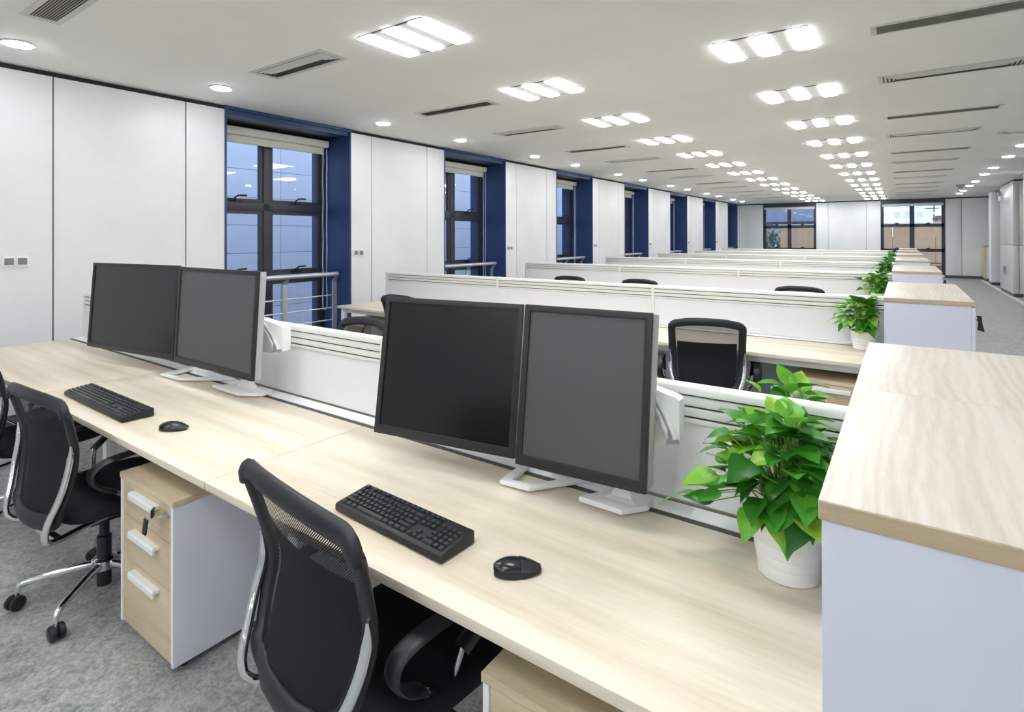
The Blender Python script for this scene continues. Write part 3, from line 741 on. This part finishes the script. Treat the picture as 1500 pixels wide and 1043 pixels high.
# ------------------------------------------------------------------ office chairs
def catmull(P, n):
    P = [Vector(p) for p in P]; P = [P[0] * 2 - P[1]] + P + [P[-1] * 2 - P[-2]]; out = []
    for i in range(1, len(P) - 2):
        for q in range(n):
            t = q / n; a, b, c, d = P[i-1:i+3]
            out.append(.5 * ((2*b) + (c - a) * t + (2*a - 5*b + 4*c - d) * t*t + (3*b - a - 3*c + d) * t**3))
    out.append(P[-2]); return out
def make_chair(lab, loc, rz, prof=None, spin=0, group='black mesh office chairs', arm_x=.285):
    p = dict(yt=-.262, zt=.93, wt=.228, yw=-.195, zw=.70, ww=.224, yb=-.225, zb=.50, wb=.188)
    if prof: p.update(prof)
    t = thing('office_chair', lab, 'chair', loc, rz, group)
    # profile of the back from bottom (0) to top (1): y, z and half width
    pts = catmull([(p['wb'], p['yb'], p['zb']), ((p['wb'] + p['ww']) / 2 + .012, (p['yb'] + p['yw']) / 2 + .006, (p['zb'] + p['zw']) / 2), (p['ww'], p['yw'], p['zw']),
                   ((p['ww'] + p['wt']) / 2, (p['yw'] + p['yt']) / 2 + .004, (p['zw'] + p['zt']) / 2), (p['wt'], p['yt'], p['zt'])], 6)
    nP = len(pts)
    def surf(u, i, inset=0):
        q = pts[i]; x = u * (q.x - inset); c = (1 - u * u)
        return Vector((x, q.y - .03 * c, q.z))
    # rim: up the right side, across the top, down the left side, across the bottom
    loop = []
    rc = .045
    for i in range(1, nP - 1): loop.append(surf(1, i))
    top = pts[-1]
    for a in (0, .25, .5, .75, 1.0):
        ang = a * PI / 2; loop.append(Vector((top.x - rc + rc * math.cos(ang), top.y - .004, top.z - .02 + .036 * math.sin(ang))))
    for u in (.55, .3, 0, -.3, -.55): loop.append(Vector((u * top.x, top.y - .03 * (1 - u * u), top.z + .016 + .018 * (1 - u * u))))
    for a in (1.0, .75, .5, .25, 0):
        ang = a * PI / 2; loop.append(Vector((-(top.x - rc + rc * math.cos(ang)), top.y - .004, top.z - .02 + .036 * math.sin(ang))))
    for i in range(nP - 2, 0, -1): loop.append(surf(-1, i))
    bt = pts[0]
    for a in (0, .33, .66, 1.0):
        ang = a * PI / 2; loop.append(Vector((-(bt.x - .05 + .05 * math.cos(ang)), bt.y - .006 * a, bt.z + .012 - .03 * math.sin(ang))))
    for u in (-.4, 0, .4): loop.append(Vector((u * bt.x, bt.y - .03 * (1 - u*u), bt.z - .02)))
    for a in (1.0, .66, .33, 0):
        ang = a * PI / 2; loop.append(Vector(((bt.x - .05 + .05 * math.cos(ang)), bt.y - .006 * a, bt.z + .012 - .03 * math.sin(ang))))
    rad = []
    for q in loop:
        f = (q.z - p['zb']) / (p['zt'] - p['zb'])
        rad.append(1.0 + (.35 if f < .06 else 0) + (.12 if f > .97 else 0))
    MB().tube(loop, rad, 12, closed=True, flat=(.014, .0245), ref=(0, 1, 0)).build('back_frame', M['black_plastic'], t, smooth=60)
    us = [-1 + 2 * j / 12 for j in range(13)]
    rows = [[surf(u, i, .008) for u in us] for i in range(nP)]
    rows.append([Vector((u * (top.x - .02), top.y - .03 * (1 - u*u), top.z + .012 + .012 * (1 - u*u))) for u in us])
    MB().grid(rows).build('back_mesh', M['mesh'], t, smooth=60)
    # lumbar pad behind the seat cover, dark inner fabric on the lower two thirds
    rows = [[surf(u * .9, i, .012) + Vector((0, .012, 0)) for u in us] for i in range(0, int(nP * .77))]
    MB().grid(rows).build('inner_fabric', M['fabric'], t, smooth=60)
    # chrome side tubes from mid back, down, out and forward under the seat
    for s in (-1, 1):
        i0 = int(nP * .62); path = []; rad = []
        for i in range(i0, -1, -1):
            q = surf(1, i); path.append(Vector((s * (q.x + .016), q.y - .014 - .018 * (1 - i / i0), q.z))); rad.append(min(1.0, .25 + (i0 - i) / 4))
        yb, zb, xb = p['yb'], p['zb'], p['wb']
        for dy, z_, dx in ((-.038, zb - .035, .012), (-.036, zb - .062, .004), (-.018, zb - .082, -.008), (.02, zb - .090, -.025), (.10, zb - .088, -.05), (.22, zb - .085, -.075), (.30, zb - .083, -.085)):
            path.append(Vector((s * (xb + dx), yb + dy, z_))); rad.append(1.0)
        MB().tube(path, rad, 10, flat=(.0145, .012), ref=(1, 0, 0)).build('chrome_tube', M['chrome'], t, smooth=60)
    zb = p['zb']
    B(-p['wb'] + .02, p['wb'] - .02, p['yb'] + .0, p['yb'] + .03, zb - .098, zb - .082).build('cross_bar', M['chrome'], t, bevel=.003)
    # seat cushion
    n = 32; rows = []
    def se(a, ax, ay):
        c, s_ = math.cos(a), math.sin(a); e_ = 2 / 4.2
        return (ax * math.copysign(abs(c) ** e_, c), .035 + ay * math.copysign(abs(s_) ** e_, s_))
    prof_ = [(.80, .405), (.97, .412), (1.0, .432), (.985, .452), (.93, .466), (.80, .472), (.45, .466), (.02, .462)]
    vs = []
    mb = MB()
    for k_, z in prof_: vs += [(*se(2*PI*i/n, .242 * k_, .245 * k_), z) for i in range(n)]
    fs = [(r_*n + i, r_*n + (i+1) % n, (r_+1)*n + (i+1) % n, (r_+1)*n + i) for r_ in range(len(prof_)-1) for i in range(n)] + [tuple(range(n))[::-1], tuple(range((len(prof_)-1)*n, len(prof_)*n))]
    mb.add(vs, fs); mb.build('seat', M['fabric'], t, smooth=60)
    MB().box(-.10, .10, -.09, .14, .335, .40).box(-.17, -.10, -.02, .06, .37, .404).box(.10, .17, -.02, .06, .37, .404).build('mechanism', M['black_plastic'], t, bevel=.008)
    lv = MB().tube([(.10, .06, .36), (.20, .07, .352), (.235, .07, .35)], [.006, .006, .012], 8); lv.build('lever', M['black_plastic'], t, smooth=50)
    # arms: black loops on chrome stubs
    for s in (-1, 1):
        X = s * arm_x
        path = catmull([(X * .96, .055, .545), (X, .125, .60), (X, .150, .632), (X, .11, .652), (X * 1.01, .0, .655), (X * 1.01, -.095, .648), (X, -.142, .625), (X * .995, -.148, .585), (X * .98, -.115, .545), (X * .95, -.065, .515)], 5)
        MB().tube(path, 1, 10, flat=(.027, .010), ref=(1, 0, 0)).build('armrest', M['black_plastic'], t, smooth=60)
        MB().tube([(X * .945, -.075, .522), (X * .86, .005, .452), (X * .66, .03, .41), (s * .12, .035, .392)], .0105, 8).build('arm_support', M['chrome'], t, smooth=60)
        MB().tube([(X * .955, .06, .552), (X * .88, .045, .47), (X * .68, .05, .41), (s * .12, .05, .392)], .0105, 8).build('arm_support', M['chrome'], t, smooth=60)
    # column, hub, five legs with casters
    MB().lathe([(.027, .03), (.027, .10), (.027, .24), (.019, .245), (.019, .34)], 16).build('gas_column', M['black_plastic'], t, smooth=40)
    MB().lathe([(.040, .098), (.046, .104), (.046, .142), (.036, .150)], 20).build('hub', M['chrome'], t, smooth=40)
    for i in range(5):
        a = spin + 2 * PI * i / 5; ca, sa = math.cos(a), math.sin(a)
        q = lambda r, z, o_=0: (r * ca - o_ * sa, r * sa + o_ * ca, z)
        lg = MB().tube([q(.035, .124), q(.10, .122), (q(.2, .112)), q(.268, .103), q(.288, .097), q(.296, .082), q(.297, .058)], [1.25, 1.2, 1.05, .95, .95, .85, .8], 10, flat=(.014, .0125), ref=(0, 0, 1))
        lg = lg.build('leg', M['chrome'], t, smooth=60)
        wm = MB()
        ax = Vector((-sa * .5 - ca * .6, ca * .5 - sa * .6, 0)).normalized(); c = Vector(q(.297, .0305)) + Vector((ax.y, -ax.x, 0)) * .008
        b1 = Vector((0, 0, 1)); b2 = ax.cross(b1)
        for s0, s1 in ((-.026, -.003), (.003, .026)):
            sec = [(.020, s0), (.0285, s0 + .004), (.030, (s0 + s1) / 2), (.0285, s1 - .004), (.020, s1)]
            vs = [c + ax * h_ + (b1 * math.cos(2*PI*j/16) + b2 * math.sin(2*PI*j/16)) * r_ for r_, h_ in sec for j in range(16)]
            fs = [(e_*16 + j, e_*16 + (j+1) % 16, (e_+1)*16 + (j+1) % 16, (e_+1)*16 + j) for e_ in range(4) for j in range(16)] + [tuple(range(16))[::-1], tuple(range(64, 80))]
            wm.add(vs, fs)
        wm.tube([c - ax * .004 + Vector((0, 0, .0)), c + ax * .004], .012, 8)
        wm.build('caster', M['black_plastic'], lg, smooth=40)
    return t
c1prof = dict(yt=-.235, zt=.885, wt=.272, ww=.24, zb=.455, yb=-.235)
make_chair('black mesh chair at the big keyboard, its chrome star base in full view', (-2.85, .945, 0), .06, c1prof, spin=R(236), arm_x=.26)
make_chair('largest black mesh chair, nearest the camera in front of the second keyboard', (-1.118, 1.0, 0), -.14, dict(yt=-.25, zt=.92, yb=-.25, zb=.51, ww=.235, wb=.19, wt=.272), spin=R(255), arm_x=.25)
make_chair('black mesh chair cut off by the left edge of the picture', (-3.93, .98, 0), .05, c1prof, spin=R(230))
r1 = make_chair('black mesh chair seen from behind between the nearest and second desk rows', (-1.155, 4.06, 0), .269, None, spin=R(250), arm_x=.325)
dup(r1, 'black mesh chair at the second row, its top just clearing the nearer left screen', (-3.94, 3.96, 0), .0)
dup(r1, 'chair facing us behind the nearest desk screen, only its black top rim showing', (-2.99, 2.22, 0), PI)
for x, l in ((-3.84, 'leftmost'), (-2.80, 'middle'), (-.94, 'rightmost')):
    dup(r1, '%s of three chairs whose black top rims peek above the second row of screens' % l, (x, 7.1, 0), .0)

# ------------------------------------------------------------------ monitors, stands
def monitor(lab, x, y, z, yw, tilt, w_, h_, lcd, grp, depth=.078):
    t = thing('monitor', lab, 'monitor', (x, y, z), 0, grp); t.rotation_euler = (-tilt, 0, yw)
    bw, bb = .020, .030
    # local: x right, z up, y away from the viewer; front face at y = 0
    hw, hh = w_ / 2, h_ / 2
    O = [(-hw, -hh), (hw, -hh), (hw, hh), (-hw, hh)]; I = [(-hw + bw, -hh + bb), (hw - bw, -hh + bb), (hw - bw, hh - bw), (-hw + bw, hh - bw)]
    mb = MB().ring_prism(O, I, -.0, .016); mb.map(lambda a, b, c: (a, c, b)); mb.build('bezel', M['bezel'], t, bevel=.003)
    B(-hw + bw - .001, hw - bw + .001, .006, .012, -hh + bb - .001, hh - bw + .001).build('screen', lcd, t)
    B(-hw + .002, hw - .002, 0.0165, depth, -hh + .003, hh - .003).build('back_shell', M['silver'], t, bevel=.004)
    B(-hw * .45, hw * .45, depth, depth + .017, -hh * .45, hh * .45).build('rear_housing', M['silver'], t, bevel=.012)
    mb = MB()
    for i in range(5): mb.box(hw - .06 - i * .022, hw - .052 - i * .022, -.0012, 0, -hh + .006, -hh + .0095)
    mb.build('buttons', M['key_black'], t)
    return t
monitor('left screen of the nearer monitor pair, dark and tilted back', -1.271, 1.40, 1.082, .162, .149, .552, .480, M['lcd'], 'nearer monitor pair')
monitor('right screen of the nearer monitor pair, greyer, with silver side', -.752, 1.40, 1.095, .081, .137, .397, .474, M['lcd_reflect'], 'nearer monitor pair')
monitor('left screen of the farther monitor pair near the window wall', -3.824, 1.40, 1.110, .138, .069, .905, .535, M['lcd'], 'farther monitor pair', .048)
monitor('right screen of the farther monitor pair, greyer, with silver side', -2.835, 1.40, 1.125, .007, .057, .766, .508, M['lcd_reflect'], 'farther monitor pair', .048)
def stands(lab, xm, zoff):
    """xm maps pair-2 x positions to this pair"""
    t = thing('monitor_stand', 'white flared foot and neck of the %s' % lab, 'monitor stand', (xm(-.69), 1.51, .75), 0)
    ox, oy = xm(-.69), 1.51; s = xm(1) - xm(0)
    f = lambda x, y, z: (xm(x) - ox, y - oy, z)
    base = [(-.785, 1.447), (-.646, 1.443), (-.593, 1.512), (-.60, 1.57), (-.712, 1.572)]
    MB().prism(base, .005, .022, f).build('foot', M['white_plastic'], t, bevel=.004)
    rows = []
    for k_, z in ((1.0, .022), (.62, .030), (.42, .052), (.36, .12), (.36, .36)):
        rows.append([f(-.672 + (a * .052) * k_, 1.518 + b * .032 * k_, z) for a, b in ((-1, -1), (1, -1), (1, 1), (-1, 1))])
    mb = MB(); vs = [p_ for r_ in rows for p_ in r_]; fs = [(4*i + j, 4*i + (j+1) % 4, 4*i + 4 + (j+1) % 4, 4*i + 4 + j) for i in range(4) for j in range(4)] + [(16, 17, 18, 19)]
    mb.add(vs, fs); mb.build('neck', M['white_plastic'], t, smooth=35)
    # swing-arm housing behind the right screen, with two cable arcs
    hb = MB().prism([(-.66, .195), (-.545, .200), (-.535, .212), (-.503, .222), (-.503, .335), (-.515, .342), (-.60, .362), (-.66, .362)], 1.51, 1.555, lambda a, b, c: f(a, c, b + zoff))
    hb.build('arm_housing', M['white_plastic'], t, bevel=.006)
    MB().prism([(-.538, .212), (-.505, .218), (-.505, .225), (-.522, .228), (-.522, .252), (-.532, .252)], 1.498, 1.510, lambda a, b, c: f(a, c, b + zoff)).build('bracket', M['grey_plastic'], t)
    for dx in (0, -.02):
        pts_ = [(-.64 + dx, .365), (-.60 + dx, .355), (-.567 + dx, .33), (-.54 + dx, .29), (-.522 + dx, .25), (-.514 + dx, .228)]
        MB().tube([f(x_, 1.504, z_ + zoff) for x_, z_ in pts_], .0075, 8).build('cable', M['white_plastic'], t, smooth=60)
    t2 = thing('monitor_stand', 'white open loop foot under the %s' % lab, 'monitor stand', (xm(-.93), 1.48, .75), 0)
    ox, oy = xm(-.93), 1.48
    outer = [(-1.043, 1.403), (-.938, 1.413), (-.80, 1.592), (-1.062, 1.592)]
    inner = [(-1.012, 1.432), (-.943, 1.440), (-.860, 1.570), (-1.030, 1.570)]
    mb = MB().ring_prism(outer, inner, .006, .020); mb.map(f); mb.build('loop_foot', M['white_plastic'], t2, bevel=.004)
    mb = MB().prism([(-.96, .02), (-.90, .02), (-.90, .30), (-.96, .30)], 1.580, 1.592, lambda a, b, c: f(a, c, b)); mb.build('neck', M['white_plastic'], t2, bevel=.004)
stands('nearer monitor pair', lambda x: x, 0.0)
stands('farther monitor pair', lambda x: -1.443 + 1.9 * x, .025)

# ------------------------------------------------------------------ keyboards, mice
KROWS = [[('g', 0), 1, ('g', 1), 1, 1, 1, 1, ('g', .5), 1, 1, 1, 1, ('g', .5), 1, 1, 1, 1, ('g', .25), 1, 1, 1],
         [1]*13 + [2, ('g', .25), 1, 1, 1, ('g', .25), 1, 1, 1, 1],
         [1.5] + [1]*12 + [1.5, ('g', .25), 1, 1, 1, ('g', .25), 1, 1, 1, 1],
         [1.75] + [1]*11 + [2.25, ('g', 3.5), 1, 1, 1, 1],
         [2.25] + [1]*10 + [2.75, ('g', 1.25), 1, ('g', 1.25), 1, 1, 1, 1],
         [1.25, 1.25, 1.25, 6.25, 1.25, 1.25, 1.25, 1.25, ('g', .25), 1, 1, 1, ('g', .25), 2, 1, 1]]
def keyboard(lab, x0, x1, y0, y1, rz, grp):
    W_, D_ = x1 - x0, y1 - y0
    t = thing('keyboard', lab, 'keyboard', (x0, y0, .75), rz, grp)
    MB().prism([(0, .004), (D_, .004), (D_, .034), (D_ - .004, .037), (.006, .024), (0, .020)], 0, W_, lambda a, b, c: (c, a, b)).build('case', M['black_plastic'], t, bevel=.002)
    for x in (.03, W_ - .03):
        for y in (.02, D_ - .02): MB().lathe([(.008, 0), (.008, .005)], 8, (x, y, 0)).build('foot', M['black_plastic'], t)
    units = 22.5; ux = (W_ - .016) / units; uy = (D_ - .018) / 6.25; cache = {}
    sl = .013 / (D_ - .010)
    for r, row in enumerate(KROWS):
        x = .008; yc = D_ - .008 - uy * (r + .5) - (.25 * uy if r else 0)
        for k_ in row:
            if isinstance(k_, tuple): x += k_[1] * ux; continue
            if k_ not in cache:
                a, b_ = k_ * ux / 2 - .0011, uy / 2 - .0011; i_ = .0022
                cache[k_] = MB().add([(-a, -b_, 0), (a, -b_, 0), (a, b_, 0), (-a, b_, 0), (-a + i_, -b_ + i_ * .6, .0075), (a - i_, -b_ + i_ * .6, .0075), (a - i_, b_ - i_, .0085), (-a + i_, b_ - i_, .0085)],
                                     [(4, 5, 6, 7), (0, 1, 5, 4), (1, 2, 6, 5), (2, 3, 7, 6), (3, 0, 4, 7)]).mesh('key', M['key_black'])
            put('key', cache[k_], t, (x + k_ * ux / 2, yc, .0222 + (yc - .006) * sl))
            x += k_ * ux
    return t
keyboard('black full-size keyboard nearest the camera, left of the nearer mouse', -1.335, -.905, 1.005, 1.125, -.05, 'keyboards on the nearest desk')
keyboard('black keyboard in front of the farther monitor pair', -3.415, -2.70, .962, 1.085, -.005, 'keyboards on the nearest desk')
def mouse(lab, loc, rz):
    t = thing('computer_mouse', lab, 'mouse', loc, rz, 'black mice on the nearest desk')
    # local +x = front of the mouse
    nx, na = 22, 20; rows = []
    def section(u):       # u 0 rear .. 1 front
        hw = .034 * (math.sin(PI * min(1, (u * .94 + .03))) ** .42) * (1.02 - .18 * u); hh = .036 * (math.sin(PI * (u * .82 + .10)) ** .55) * (1.05 - .42 * u)
        return hw, max(hh, .008)
    for i in range(nx + 1):
        u = i / nx; hw, hh = section(u); x = -.054 + .110 * u
        rows.append([(x, hw * math.cos(PI * j / na), .003 + hh * (math.sin(PI * j / na) ** .8)) for j in range(na + 1)])
    MB().grid(rows).build('body', M['mouse_black'], t, smooth=60)
    n = 20
    MB().prism([(.002 + .05 * math.cos(2*PI*i/n), .027 * math.sin(2*PI*i/n)) for i in range(n)], 0, .004).build('base', M['black_plastic'], t)
    for s in (-1, 1):
        rr = []
        for i in range(11):
            u = .56 + .43 * i / 10; hw, hh = section(u); x = -.054 + .110 * u
            a0, a1 = (PI/2 - .07, .30) if s > 0 else (PI/2 + .07, PI - .30)
            rr.append([(x + (.002 if i == 10 else 0), 1.035 * hw * math.cos(a0 + (a1 - a0) * j / 6), .0045 + hh * (math.sin(a0 + (a1 - a0) * j / 6) ** .8)) for j in range(7)])
        MB().grid(rr).build('button', M['key_black'], t, smooth=60)
    MB().lathe([(.004, -.003), (.0075, -.0025), (.0075, .0025), (.004, .003)], 14).map(lambda x, y, z: (x + .026, z, y + .0225)).build('wheel', M['black_plastic'], t, smooth=40)
    return t
mouse('black computer mouse right of the keyboard nearest the camera', (-.742, 1.066, .75), R(40))
mouse('black computer mouse right of the keyboard before the farther monitor pair', (-2.44, 1.05, .75), R(36))

# ------------------------------------------------------------------ potted plants
def leaf_mesh(bend, fold, seed):
    rnd = random.Random(seed)
    n = 9; rows = []
    W = [.0, .25, .36, .385, .36, .31, .24, .155, .075, .0]
    for i in range(n + 1):
        u = i / n; x = u - .06 * (0 if i else 0)
        wv = W[i]; row = []
        for j, s in enumerate((-1, -.5, 0, .5, 1)):
            back = -.10 * abs(s) * (1 - u) ** 2
            z = -bend * u * u * .5 + fold * abs(s) * wv + .018 * math.sin(9 * u + 2 * s + seed)
            row.append((x + back if i else back, s * wv, z))
        rows.append(row)
    return MB().grid(rows).mesh('leaf', M['leaf'], 0, 80)
LEAVES = [leaf_mesh(b, f, i) for i, (b, f) in enumerate(((.15, .28), (.45, .22), (.7, .32), (.3, .12), (.9, .2), (.55, .4)))]
def leaf_frame(c, az, el, tw, s):
    """matrix placing a unit leaf with base at c, pointing along azimuth az, elevation el"""
    d = Vector((math.cos(az) * math.cos(el), math.sin(az) * math.cos(el), math.sin(el)))
    side = Vector((-math.sin(az), math.cos(az), 0)); nrm = d.cross(side)
    side2 = side * math.cos(tw) + nrm * math.sin(tw); nrm2 = d.cross(side2)
    m_ = Matrix((d * s, side2 * s, nrm2 * s)).transposed().to_4x4(); m_.translation = c; return m_
def plant(lab, loc, seed, n=64, joined=False, sc_=1.0, hgt=.19):
    t = thing('potted_plant', lab, 'plant', loc, 0, 'potted pothos plants at the row ends')
    pp = [(.060, .0), (.066, .002), (.0680, .028), (.0670, .031), (.0700, .034), (.0722, .052), (.0712, .055), (.0742, .058), (.0760, .078), (.0750, .081), (.0775, .084), (.080, .108), (.0825, .110), (.083, .126), (.081, .128), (.078, .126), (.077, .112), (.0, .112)]
    MB().lathe(pp, 40, cap1=False).build('pot', M['pot'], t, smooth=35)
    MB().lathe([(.077, .113), (.04, .118), (.001, .12)], 20, cap0=False).build('soil', M['soil'], t, smooth=60)
    rnd = random.Random(seed); st = MB(); jm = MB()
    for i in range(n):
        f = i / n
        az = i * 2.39996 + rnd.uniform(-.3, .3)
        ring = rnd.random()
        lay = f                                       # 0 = low hanging outer leaves, 1 = crown
        rr = (.120 * (1 - lay ** 2.2) + .035) * rnd.uniform(.35, 1.12)
        z = .150 + hgt * lay + rnd.uniform(-.015, .03)
        el = -.38 + .85 * lay + rnd.uniform(-.4, .45)
        s = rnd.uniform(.056, .088) * sc_
        if rnd.random() < .08: rr += .05; s *= 1.05
        c = Vector((rr * math.cos(az), rr * math.sin(az), z))
        # keep clear of the cabinet on the right
        if c.x + s * math.cos(az) > .09: c.x -= (c.x + s * math.cos(az) - .09)
        if c.y + s * math.sin(az) > .14: c.y -= (c.y + s * math.sin(az) - .14)
        if c.y + s * math.sin(az) < -.18: c.y -= (c.y + s * math.sin(az) + .18)
        if lay < .3 and c.z + s * math.sin(el) < .03: el = -.3
        base = Vector((rnd.uniform(-.03, .03), rnd.uniform(-.03, .03), .115))
        midp = base.lerp(c, .55) + Vector((0, 0, .035))
        st.tube([base, midp, c], [.0022, .0018, .0012], 5)
        m_ = leaf_frame(c, az + rnd.uniform(-.4, .4), el, rnd.uniform(-.5, .5), s)
        if joined:
            me = LEAVES[i % 6]; o_ = len(jm.v); jm.v += [tuple(m_ @ v.co) for v in me.vertices]; jm.f += [tuple(q + o_ for q in p_.vertices) for p_ in me.polygons]
        else:
            o = put('leaf', LEAVES[i % 6], t); o.matrix_local = m_
    st.build('stems', M['stem'], t, smooth=60)
    if joined:
        o = jm.build('foliage', M['leaf'], t, smooth=80); o['kind'] = 'stuff'
    return t
plant('largest potted pothos, in a white ribbed pot on the nearest desk beside the cabinet', (-.222, 1.435, .75), 11, 165, sc_=1.0)
plant('pothos behind the nearest desk screen, only its top leaves showing over it', (-.262, 1.87, .75), 8, 70, sc_=1.0, hgt=.165)
for k in range(1, 7):
    pl = plant('potted pothos on the %s row beside the cabinet' % ROWN[k], (-.225, 1.44 + ROWP * k, .75), 20 + k, 130 if k < 3 else 90, joined=k > 2)
bpy.context.view_layer.update()
